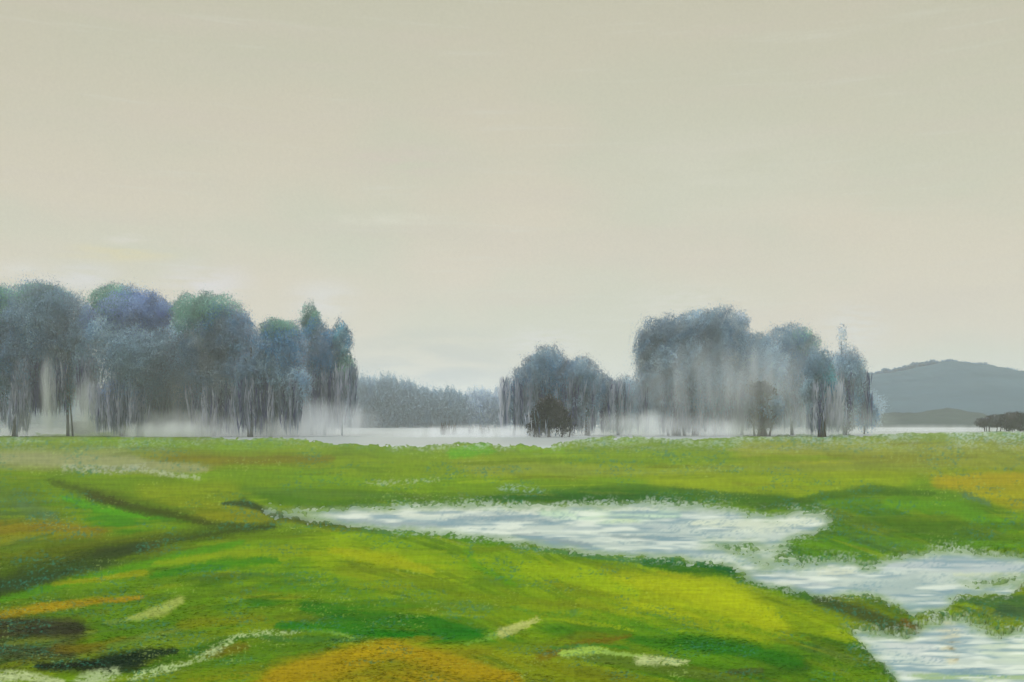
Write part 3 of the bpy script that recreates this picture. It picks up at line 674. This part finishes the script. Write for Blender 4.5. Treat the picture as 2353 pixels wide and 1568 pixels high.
    if mist_strands:
        # mist streaks painted as thin coloured quads below the crown, pale to violet
        x0, x1, ytop, ns_ = mist_strands; n = int(ns_)
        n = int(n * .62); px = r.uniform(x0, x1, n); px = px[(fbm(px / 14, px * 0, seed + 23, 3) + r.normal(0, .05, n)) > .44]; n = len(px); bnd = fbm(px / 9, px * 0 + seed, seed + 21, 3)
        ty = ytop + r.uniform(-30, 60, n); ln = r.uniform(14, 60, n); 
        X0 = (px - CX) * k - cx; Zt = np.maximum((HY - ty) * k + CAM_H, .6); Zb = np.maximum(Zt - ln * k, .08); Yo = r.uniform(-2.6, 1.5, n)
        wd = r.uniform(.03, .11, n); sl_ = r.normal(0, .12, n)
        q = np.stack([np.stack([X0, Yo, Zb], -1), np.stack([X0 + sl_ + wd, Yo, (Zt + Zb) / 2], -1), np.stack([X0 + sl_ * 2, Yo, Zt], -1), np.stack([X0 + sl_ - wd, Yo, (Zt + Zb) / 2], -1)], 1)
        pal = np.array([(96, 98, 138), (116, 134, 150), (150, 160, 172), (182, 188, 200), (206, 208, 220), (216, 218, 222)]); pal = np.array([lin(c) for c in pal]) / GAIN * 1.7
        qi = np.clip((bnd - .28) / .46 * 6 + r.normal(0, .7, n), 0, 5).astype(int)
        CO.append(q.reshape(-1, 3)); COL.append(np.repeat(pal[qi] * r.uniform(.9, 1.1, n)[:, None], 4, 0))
    co = np.concatenate(CO); co[:, 2] = np.maximum(co[:, 2], .05); cl = np.concatenate(COL); m = len(co) // 4
    return mesh_np('crown', co, np.arange(m * 4).reshape(m, 4), cl)

def tree(name, label, cat, base, trunks, lobes, bark='dark', group=None, size=.115, dens=1.0, droop=.5, rimamt=.10, rim='lilac', seed=0, kind=None, mist_strands=None):
    """base (px, py) of the foot; trunks: list of (foot px, top px, top py, radius)"""
    X, Y = to_ground(*base); X = float(X); Y = float(Y); k = Y / F
    root = empty(name, (X, Y, 0)); tag(root, label, cat, group)
    rr = random.Random(seed); zt = lambda py: (HY - py) * k + CAM_H
    for ti, (fx, tx, ty, rad) in enumerate(trunks):
        x0 = (fx - base[0]) * k; x1 = (tx - base[0]) * k; H = zt(ty); paths = []
        yo = rr.uniform(-1.2, 1.2) if ti else 0
        pts = []; rs = []
        for i in range(9):
            t = i / 8; pts.append((x0 + (x1 - x0) * t + .22 * math.sin(4 * t + seed + ti) * t, yo + .3 * math.sin(3 * t + seed) * t, -.15 + (H + .15) * t)); rs.append(rad * (1.25 if i == 0 else 1) * (1 - .72 * t))
        paths.append((pts, rs))
        if H > 3 and lobes:
            for b_ in range(7):
                t0 = rr.uniform(.38, .92); i = int(t0 * 8); p = pts[i]; a = rr.uniform(0, 6.28); ln = rr.uniform(.08, .16) * H; up = rr.uniform(.5, 1.1)
                bp = [(p[0] + math.cos(a) * ln * s, p[1] + math.sin(a) * ln * s, p[2] + ln * up * s + .25 * ln * s * s) for s in (0, .35, .7, 1)]
                r0 = rs[i] * .55; paths.append((bp, [r0, r0 * .7, r0 * .42, r0 * .15]))
        link('trunk', tubes(paths), BARK[bark], root)
    if lobes:
        link('crown', leaves(X, Y, lobes, size, dens, droop, rim, rimamt, seed, mist_strands), M_leaf, root)
    return root

GL, GR = 'tall trees standing in mist on the left', 'tall trees standing in mist on the right'
tree('tree', 'tall blue grey tree with mossy green top cut off by the left edge', 'tree', (34, 1003.5), [(34, 30, 800, .34)],
     [(-30, 740, 55, 80, 'blue'), (5, 700, 38, 40, 'green'), (-40, 840, 60, 80, 'teal'), (20, 810, 42, 90, 'blue'), (28, 890, 24, 40, 'grey', .3)], group=GL, seed=1, mist_strands=(-60, 60, 900, 2200))
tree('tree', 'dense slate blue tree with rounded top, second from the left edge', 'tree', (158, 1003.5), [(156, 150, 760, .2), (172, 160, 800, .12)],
     [(98, 730, 82, 78, 'slate'), (90, 682, 60, 30, 'green', .7), (120, 700, 50, 40, 'slate'), (70, 800, 56, 90, 'blue'), (140, 810, 44, 90, 'slate'), (60, 860, 30, 60, 'mauve', .5), (155, 880, 26, 50, 'teal', .5), (190, 790, 36, 100, 'grey', .8), (205, 740, 26, 40, 'mauve', .5), (200, 870, 30, 60, 'mist', .6)], group=GL, seed=2, mist_strands=(50, 230, 850, 5200))
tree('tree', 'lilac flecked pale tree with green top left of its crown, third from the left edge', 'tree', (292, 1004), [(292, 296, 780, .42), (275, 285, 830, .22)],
     [(262, 690, 56, 36, 'green'), (305, 715, 82, 52, 'mauve'), (355, 720, 40, 40, 'mauve'), (260, 770, 62, 50, 'grey'), (305, 835, 80, 76, 'slate'), (280, 905, 46, 40, 'mauve', .6), (330, 800, 80, 60, 'grey')], group=GL, seed=3, mist_strands=(215, 345, 900, 4600), rimamt=.22, bark='dark')
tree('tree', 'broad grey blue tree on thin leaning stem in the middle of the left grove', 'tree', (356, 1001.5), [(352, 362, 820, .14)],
     [(400, 800, 80, 70, 'grey'), (395, 870, 82, 66, 'slate'), (440, 900, 56, 60, 'blue', .8), (360, 920, 40, 46, 'mauve', .6)], group=GL, seed=4, mist_strands=(340, 480, 900, 4600), rimamt=.12)
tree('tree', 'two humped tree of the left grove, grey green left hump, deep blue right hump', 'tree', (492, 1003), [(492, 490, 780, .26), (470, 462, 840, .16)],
     [(445, 722, 58, 44, 'green'), (490, 715, 55, 42, 'green', .8), (508, 760, 58, 60, 'blue'), (530, 800, 54, 80, 'blue'), (470, 800, 60, 60, 'slate'), (500, 860, 62, 54, 'slate'), (545, 770, 36, 56, 'blue', .8), (575, 820, 36, 50, 'slate', .8)], group=GL, seed=5, mist_strands=(440, 570, 905, 3600), rimamt=.14)
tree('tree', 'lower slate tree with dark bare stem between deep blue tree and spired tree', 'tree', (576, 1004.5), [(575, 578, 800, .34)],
     [(640, 800, 62, 60, 'blue'), (640, 760, 44, 30, 'green', .9), (620, 850, 60, 56, 'slate'), (572, 870, 34, 60, 'slate', .8), (660, 880, 54, 50, 'grey')], group=GL, seed=6, mist_strands=(560, 690, 890, 4200), rimamt=.2)
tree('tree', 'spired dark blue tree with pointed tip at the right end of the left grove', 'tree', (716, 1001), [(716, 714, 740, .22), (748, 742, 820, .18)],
     [(714, 740, 22, 42, 'green'), (720, 790, 52, 56, 'blue'), (745, 830, 40, 60, 'blue'), (700, 870, 52, 56, 'slate'), (748, 890, 30, 60, 'slate', .7)], group=GL, seed=7, mist_strands=(670, 790, 880, 4200), bark='blue', rimamt=.16)
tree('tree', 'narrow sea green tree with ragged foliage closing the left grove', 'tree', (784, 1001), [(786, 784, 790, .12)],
     [(785, 785, 24, 48, 'teal'), (795, 850, 22, 46, 'green', .8), (775, 900, 20, 60, 'grey', .5)], group=GL, seed=8, mist_strands=(760, 830, 860, 1600), bark='blue', rimamt=.3)
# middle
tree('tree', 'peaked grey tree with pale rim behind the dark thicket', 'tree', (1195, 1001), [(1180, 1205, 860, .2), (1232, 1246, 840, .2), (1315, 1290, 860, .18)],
     [(1255, 838, 46, 42, 'slate'), (1228, 870, 52, 48, 'slate'), (1270, 880, 46, 60, 'blue'), (1180, 920, 26, 50, 'slate', .6), (1225, 940, 44, 46, 'grey', .6), (1280, 930, 40, 50, 'grey', .6)], seed=9, mist_strands=(1150, 1330, 890, 3600), rimamt=.3, bark='grey')
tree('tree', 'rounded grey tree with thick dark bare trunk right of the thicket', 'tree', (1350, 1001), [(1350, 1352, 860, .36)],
     [(1330, 860, 42, 42, 'slate'), (1362, 890, 42, 40, 'slate'), (1340, 930, 46, 46, 'grey', .7)], seed=10, mist_strands=(1310, 1410, 900, 2200), rimamt=.3, bark='brown')
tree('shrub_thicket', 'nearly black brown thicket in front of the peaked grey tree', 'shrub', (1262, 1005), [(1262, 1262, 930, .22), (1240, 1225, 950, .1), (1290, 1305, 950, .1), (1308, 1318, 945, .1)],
     [(1262, 935, 30, 24, 'brown', .8), (1258, 958, 40, 24, 'brown', 1.0), (1232, 984, 24, 15, 'brown', .5), (1300, 975, 20, 22, 'brown', .35), (1285, 955, 22, 26, 'brown', .4)], seed=11, bark='brown', size=.2, rimamt=.12, dens=1.0, mist_strands=(1205, 1320, 965, 160))
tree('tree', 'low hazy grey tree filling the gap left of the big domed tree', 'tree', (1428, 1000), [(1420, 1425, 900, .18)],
     [(1400, 905, 34, 36, 'grey'), (1440, 910, 40, 44, 'grey'), (1430, 950, 48, 40, 'grey', .7)], seed=12, mist_strands=(1380, 1490, 900, 2600), rimamt=.2, bark='grey')
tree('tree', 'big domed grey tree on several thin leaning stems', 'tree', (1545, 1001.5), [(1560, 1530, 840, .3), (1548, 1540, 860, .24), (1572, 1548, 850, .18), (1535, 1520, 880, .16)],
     [(1540, 775, 66, 52, 'slate'), (1500, 810, 40, 60, 'slate'), (1490, 790, 20, 24, 'blue'), (1555, 840, 86, 70, 'grey'), (1520, 890, 62, 50, 'slate'), (1540, 930, 56, 42, 'grey', .6)], group=GR, seed=13, mist_strands=(1470, 1600, 900, 2400), bark='brown', rimamt=.1)
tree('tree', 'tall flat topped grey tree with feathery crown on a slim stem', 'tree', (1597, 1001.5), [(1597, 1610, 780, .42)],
     [(1650, 762, 62, 52, 'slate'), (1600, 750, 50, 36, 'grey', .8), (1640, 820, 76, 60, 'slate'), (1630, 890, 76, 56, 'grey'), (1625, 940, 60, 40, 'teal', .6), (1700, 745, 24, 30, 'mist', .5), (1690, 810, 44, 50, 'grey', .8), (1760, 850, 50, 66, 'grey', .7), (1730, 790, 40, 24, 'slate', .7)], group=GR, seed=14, mist_strands=(1570, 1700, 900, 2400), bark='brown', rimamt=.08)
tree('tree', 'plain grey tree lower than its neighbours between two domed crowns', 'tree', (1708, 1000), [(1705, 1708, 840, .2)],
     [(1720, 820, 52, 46, 'slate'), (1715, 880, 62, 56, 'grey'), (1690, 930, 56, 46, 'slate', .7)], group=GR, seed=15, mist_strands=(1670, 1780, 890, 2200), bark='grey', rimamt=.05)
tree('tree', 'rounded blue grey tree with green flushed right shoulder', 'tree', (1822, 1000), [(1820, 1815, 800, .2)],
     [(1815, 796, 62, 50, 'slate'), (1845, 790, 36, 38, 'green', .5), (1810, 850, 66, 56, 'blue'), (1800, 900, 62, 56, 'grey', .8), (1850, 860, 40, 50, 'slate', .8)], group=GR, seed=16, mist_strands=(1770, 1880, 880, 3000), bark='grey', rimamt=.14)
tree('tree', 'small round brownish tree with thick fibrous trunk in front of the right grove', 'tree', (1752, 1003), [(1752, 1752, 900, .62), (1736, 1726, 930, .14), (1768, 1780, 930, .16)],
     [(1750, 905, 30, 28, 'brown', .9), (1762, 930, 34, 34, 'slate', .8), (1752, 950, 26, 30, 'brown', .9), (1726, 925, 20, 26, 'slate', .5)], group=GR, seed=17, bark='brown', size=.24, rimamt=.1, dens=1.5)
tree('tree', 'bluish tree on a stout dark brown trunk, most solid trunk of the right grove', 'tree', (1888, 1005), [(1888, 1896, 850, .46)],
     [(1880, 850, 34, 50, 'slate', .7), (1896, 880, 28, 46, 'teal', .5), (1870, 900, 30, 46, 'grey', .6)], group=GR, seed=18, mist_strands=(1850, 1930, 900, 1400), bark='brown', rimamt=.1)
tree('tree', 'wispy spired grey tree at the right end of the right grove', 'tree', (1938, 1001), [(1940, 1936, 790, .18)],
     [(1935, 775, 11, 32, 'mist', .25), (1945, 825, 26, 36, 'mist', .35), (1960, 870, 34, 60, 'grey', .6), (1925, 850, 40, 40, 'grey'), (1950, 860, 32, 50, 'slate', .8), (1935, 920, 40, 50, 'grey', .7)], group=GR, seed=19, mist_strands=(1900, 1990, 880, 2200), bark='grey', rimamt=.3)
tree('shrub', 'brown shrub at the foot of the wispy spired tree', 'shrub', (1945, 1000), [(1945, 1945, 950, .12)],
     [(1945, 955, 17, 32, 'brown', 1.0)], seed=20, size=.22, rimamt=.2, dens=1.2, bark='brown', group='low dark shrubs among the trees')
tree('shrub', 'dark teal shrub left of the blue hill', 'shrub', (1985, 998), [(1986, 1986, 930, .12)],
     [(1984, 925, 22, 30, 'slate', 1.2), (1992, 950, 26, 30, 'blue', .7)], seed=21, size=.24, rimamt=.1, dens=1.2, bark='dark', group='low dark shrubs among the trees')
tree('shrub', 'small blackish shrub beside the leaning stem of the second tree from the left', 'shrub', (190, 999), [(188, 192, 975, .08)],
     [(188, 982, 26, 12, 'brown', 1.6)], seed=22, size=.18, rimamt=.05, dens=2.0, bark='dark', group='low dark shrubs among the trees')
# reeds in front of the far wood, and the hedge on the right
def reeds(name, label, x0, x1, py, h, n, seed):
    r = random.Random(seed); root = None; paths = []; _, Y = to_ground(0, py); Y = float(Y); k = Y / F; cxp = (x0 + x1) / 2
    for i in range(n):
        x = (r.uniform(x0, x1) - cxp) * k; hh = r.uniform(.4, 1) * h * k; l = r.uniform(-.2, .2) * hh; yy = r.uniform(-1, 1)
        paths.append(([(x, yy, -.1), (x + l * .4, yy, hh * .5), (x + l, yy, hh)], [.06, .05, .02]))
    o = link(name, tubes(paths), BARK['brown']); o.location = ((cxp - CX) * k, Y, 0); o.data.name = name
    return tag(o, label, 'reeds', 'brown reed clumps by the pale water')
reeds('reed_clump', 'brown reed clump standing in front of the far grey wood, left of the two', 1012, 1050, 999, 28, 46, 1)
reeds('reed_clump', 'brown reed clump near the peaked grey tree, right of the two', 1078, 1126, 997, 20, 40, 2)
def hedge():
    X, Y = to_ground(2300, 992); X = float(X); Y = float(Y)
    root = empty('hedge', (X, Y, 0)); tag(root, 'low dark brown hedge by the right edge below the hill', 'hedge')
    lb = [(2262, 970, 20, 8, 'brown', 1.2), (2290, 966, 26, 11, 'brown', 1.6), (2325, 966, 28, 15, 'brown', 1.8), (2360, 968, 34, 16, 'brown', 1.8), (2420, 968, 40, 15, 'brown', 1.6)]
    PAL['brown_'] = PAL['brown']
    link('foliage', leaves(X, Y, lb, .28, 3.0, .6, 'lilac', .03, 31), M_leaf, root)
    r = random.Random(5); k = Y / F; paths = []
    for i in range(24):
        x = (r.uniform(2262, 2440) - 2300) * k; paths.append(([(x, 0, -.1), (x + r.uniform(-.3, .3), 0, 1.2), (x + r.uniform(-.6, .6), 0, 2.2)], [.09, .06, .03]))
    for p in paths: link('stem', tubes([p]), BARK['brown'], root)
hedge()
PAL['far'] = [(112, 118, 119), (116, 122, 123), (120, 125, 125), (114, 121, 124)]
# far wood reading as one grey mass
def far_wood():
    Y = 270.0; X = 0.0
    r = random.Random(3); lb = []
    for x in range(810, 1075, 15):
        top = np.interp(x, [800, 900, 1000, 1060, 1100], [868, 872, 896, 898, 915]) + r.uniform(-7, 7); lb.append((x, (top + 985) / 2, 22, (985 - top) / 2, 'far', 1.1))
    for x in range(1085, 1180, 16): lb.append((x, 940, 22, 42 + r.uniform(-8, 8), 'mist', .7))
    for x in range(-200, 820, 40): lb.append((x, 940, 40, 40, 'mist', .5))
    for x in range(1380, 2000, 36): lb.append((x, 938, 38, 42, 'far', .6))
    o = link('far_wood', leaves(X, Y, lb, .26, 2.6, .5, None, 0, 77), M_leaf); o.location = (X, Y, 0)
    tag(o, 'hazy grey far wood behind the trees, reading as one mass', 'wood', kind='stuff')
far_wood()

def hill_trees():
    Y = 477.0; r = random.Random(9); lb = []
    cr = [(1860, 880), (1980, 864), (2060, 850), (2110, 836), (2180, 832), (2260, 842), (2353, 858), (2500, 872), (2700, 892)]
    for x in range(1900, 2700, 9):
        y = np.interp(x, [c[0] for c in cr], [c[1] for c in cr]) + r.uniform(0, 5); lb.append((x, y, r.uniform(7, 13), r.uniform(4, 8), 'hill', 1.4))
    for i in range(260):
        x = r.uniform(1900, 2600); y = np.interp(x, [c[0] for c in cr], [c[1] for c in cr]); y = y + (985 - y) * r.random() * .8; lb.append((x, y, r.uniform(10, 34), r.uniform(3, 7), 'hill', .5))
    o = link('hill_wood', leaves(0, Y, lb, .6, 4.5, .3, None, 0, 91), M_leaf); o.location = (0, Y, 0)
    tag(o, 'blue wood covering the hill and softening its crest', 'wood', kind='stuff')
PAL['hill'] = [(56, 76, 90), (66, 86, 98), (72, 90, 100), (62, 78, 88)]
hill_trees()
# ------------------------------------------------------------------ air
def vol_mat(name, c, d, an=0.0):
    m = bpy.data.materials.new(name); m.use_nodes = True; t = m.node_tree; t.nodes.clear()
    o = t.nodes.new('ShaderNodeOutputMaterial'); v = t.nodes.new('ShaderNodeVolumePrincipled')
    v.inputs['Color'].default_value = (*c, 1); v.inputs['Density'].default_value = d; v.inputs['Anisotropy'].default_value = an
    t.links.new(v.outputs[0], o.inputs['Volume']); return m
def box(name, a, b, mat):
    me = bpy.data.meshes.new(name); v = [(x, y, z) for x in (a[0], b[0]) for y in (a[1], b[1]) for z in (a[2], b[2])]
    me.from_pydata(v, [], [(0, 1, 3, 2), (4, 6, 7, 5), (0, 4, 5, 1), (2, 3, 7, 6), (0, 2, 6, 4), (1, 5, 7, 3)]); me.update()
    return link(name, me, mat)
tag(box('haze', (-3100 * 3, -70, -1.3), (3100 * 3, 3100, 62), vol_mat('haze_air', (.93, .97, 1.0), .0009)), 'thin pale haze over the whole meadow', 'haze', kind='stuff')
import bmesh
def mist_mat(d, seed):
    m = bpy.data.materials.new('mist'); m.use_nodes = True; t = m.node_tree; t.nodes.clear()
    o = t.nodes.new('ShaderNodeOutputMaterial'); v = t.nodes.new('ShaderNodeVolumePrincipled'); v.inputs['Color'].default_value = (.95, .97, 1.0, 1)
    tc_ = t.nodes.new('ShaderNodeTexCoord'); ln = t.nodes.new('ShaderNodeVectorMath'); ln.operation = 'LENGTH'; t.links.new(tc_.outputs['Object'], ln.inputs[0])
    r = t.nodes.new('ShaderNodeMapRange'); r.interpolation_type = 'SMOOTHSTEP'; r.inputs[1].default_value = 1.0; r.inputs[2].default_value = .1; t.links.new(ln.outputs['Value'], r.inputs[0])
    mp = t.nodes.new('ShaderNodeMapping'); mp.inputs['Scale'].default_value = (.75, .3, .11); mp.inputs['Location'].default_value = (seed, seed, 0)
    g = t.nodes.new('ShaderNodeNewGeometry'); t.links.new(g.outputs['Position'], mp.inputs[0])
    n = t.nodes.new('ShaderNodeTexNoise'); n.inputs['Scale'].default_value = 1.0; n.inputs['Detail'].default_value = 3; t.links.new(mp.outputs[0], n.inputs[0])
    q = t.nodes.new('ShaderNodeMapRange'); q.inputs[1].default_value = .36; q.inputs[2].default_value = .66; q.inputs[3].default_value = .12; q.inputs[4].default_value = d * 3.0; t.links.new(n.outputs[0], q.inputs[0])
    q.inputs[3].default_value = d * .15
    mu = t.nodes.new('ShaderNodeMath'); mu.operation = 'MULTIPLY'; t.links.new(r.outputs[0], mu.inputs[0]); t.links.new(q.outputs[0], mu.inputs[1])
    t.links.new(mu.outputs[0], v.inputs['Density']); t.links.new(v.outputs[0], o.inputs['Volume']); return m
def mist(px, py, rx, rz, Y, ry, d, label):
    k = Y / F; bm = bmesh.new(); bmesh.ops.create_icosphere(bm, subdivisions=3, radius=1)
    me = bpy.data.meshes.new('mist_bank'); bm.to_mesh(me); bm.free()
    o = link('mist_bank', me, mist_mat(d, px)); o.location = ((px - CX) * k, Y, (HY - py) * k + CAM_H); o.scale = (rx * k * 1.25, ry * 1.3, rz * k * 1.35)
    return tag(o, label, 'mist', 'white mist banks around the tree feet', 'stuff')
mist(120, 975, 260, 50, 133, 5, .10, 'white mist bank at the feet of the leftmost trees')
mist(430, 985, 240, 42, 132, 5, .16, 'bright lilac white mist bank under the middle of the left grove')
mist(700, 975, 170, 55, 132, 5, .14, 'pale mist bank under the spired tree')
mist(1120, 1000, 260, 22, 128, 6, .14, 'low white mist bank on the pale water before the far wood')
mist(1480, 980, 150, 36, 131, 5, .07, 'pale mist bank left of the thin leaning stems')
mist(1680, 985, 160, 34, 131, 5, .06, 'pale mist bank between leaning stems and round brownish tree')
mist(1900, 975, 150, 46, 133, 4, .07, 'thin mist bank before the stout dark trunk')
mist(330, 900, 330, 90, 133, 6, .022, 'thin high veil of mist across the crowns of the left grove')
mist(1690, 890, 260, 100, 132, 6, .05, 'thin high veil of mist across the crowns of the right grove')
mist(114, 915, 15, 90, 128, 2.5, .55, 'tall bright shaft of mist in the gap between the leftmost trees')
mist(205, 935, 34, 70, 128, 2.5, .22, 'tall pale shaft of mist before the lilac flecked tree')
mist(390, 995, 130, 26, 126, 3, .30, 'low bright mist bank under the broad grey blue tree')
mist(640, 985, 130, 34, 127, 3, .22, 'low bright mist bank right of the dark bare stem in the left grove')
mist(1655, 990, 70, 24, 127, 3, .14, 'low bright mist bank right of the thin leaning stems')
mist(1490, 980, 80, 30, 127, 3, .10, 'low bright mist bank left of the big domed tree')
mist(2140, 990, 260, 14, 190, 6, .05, 'flat strip of mist under the blue hill')
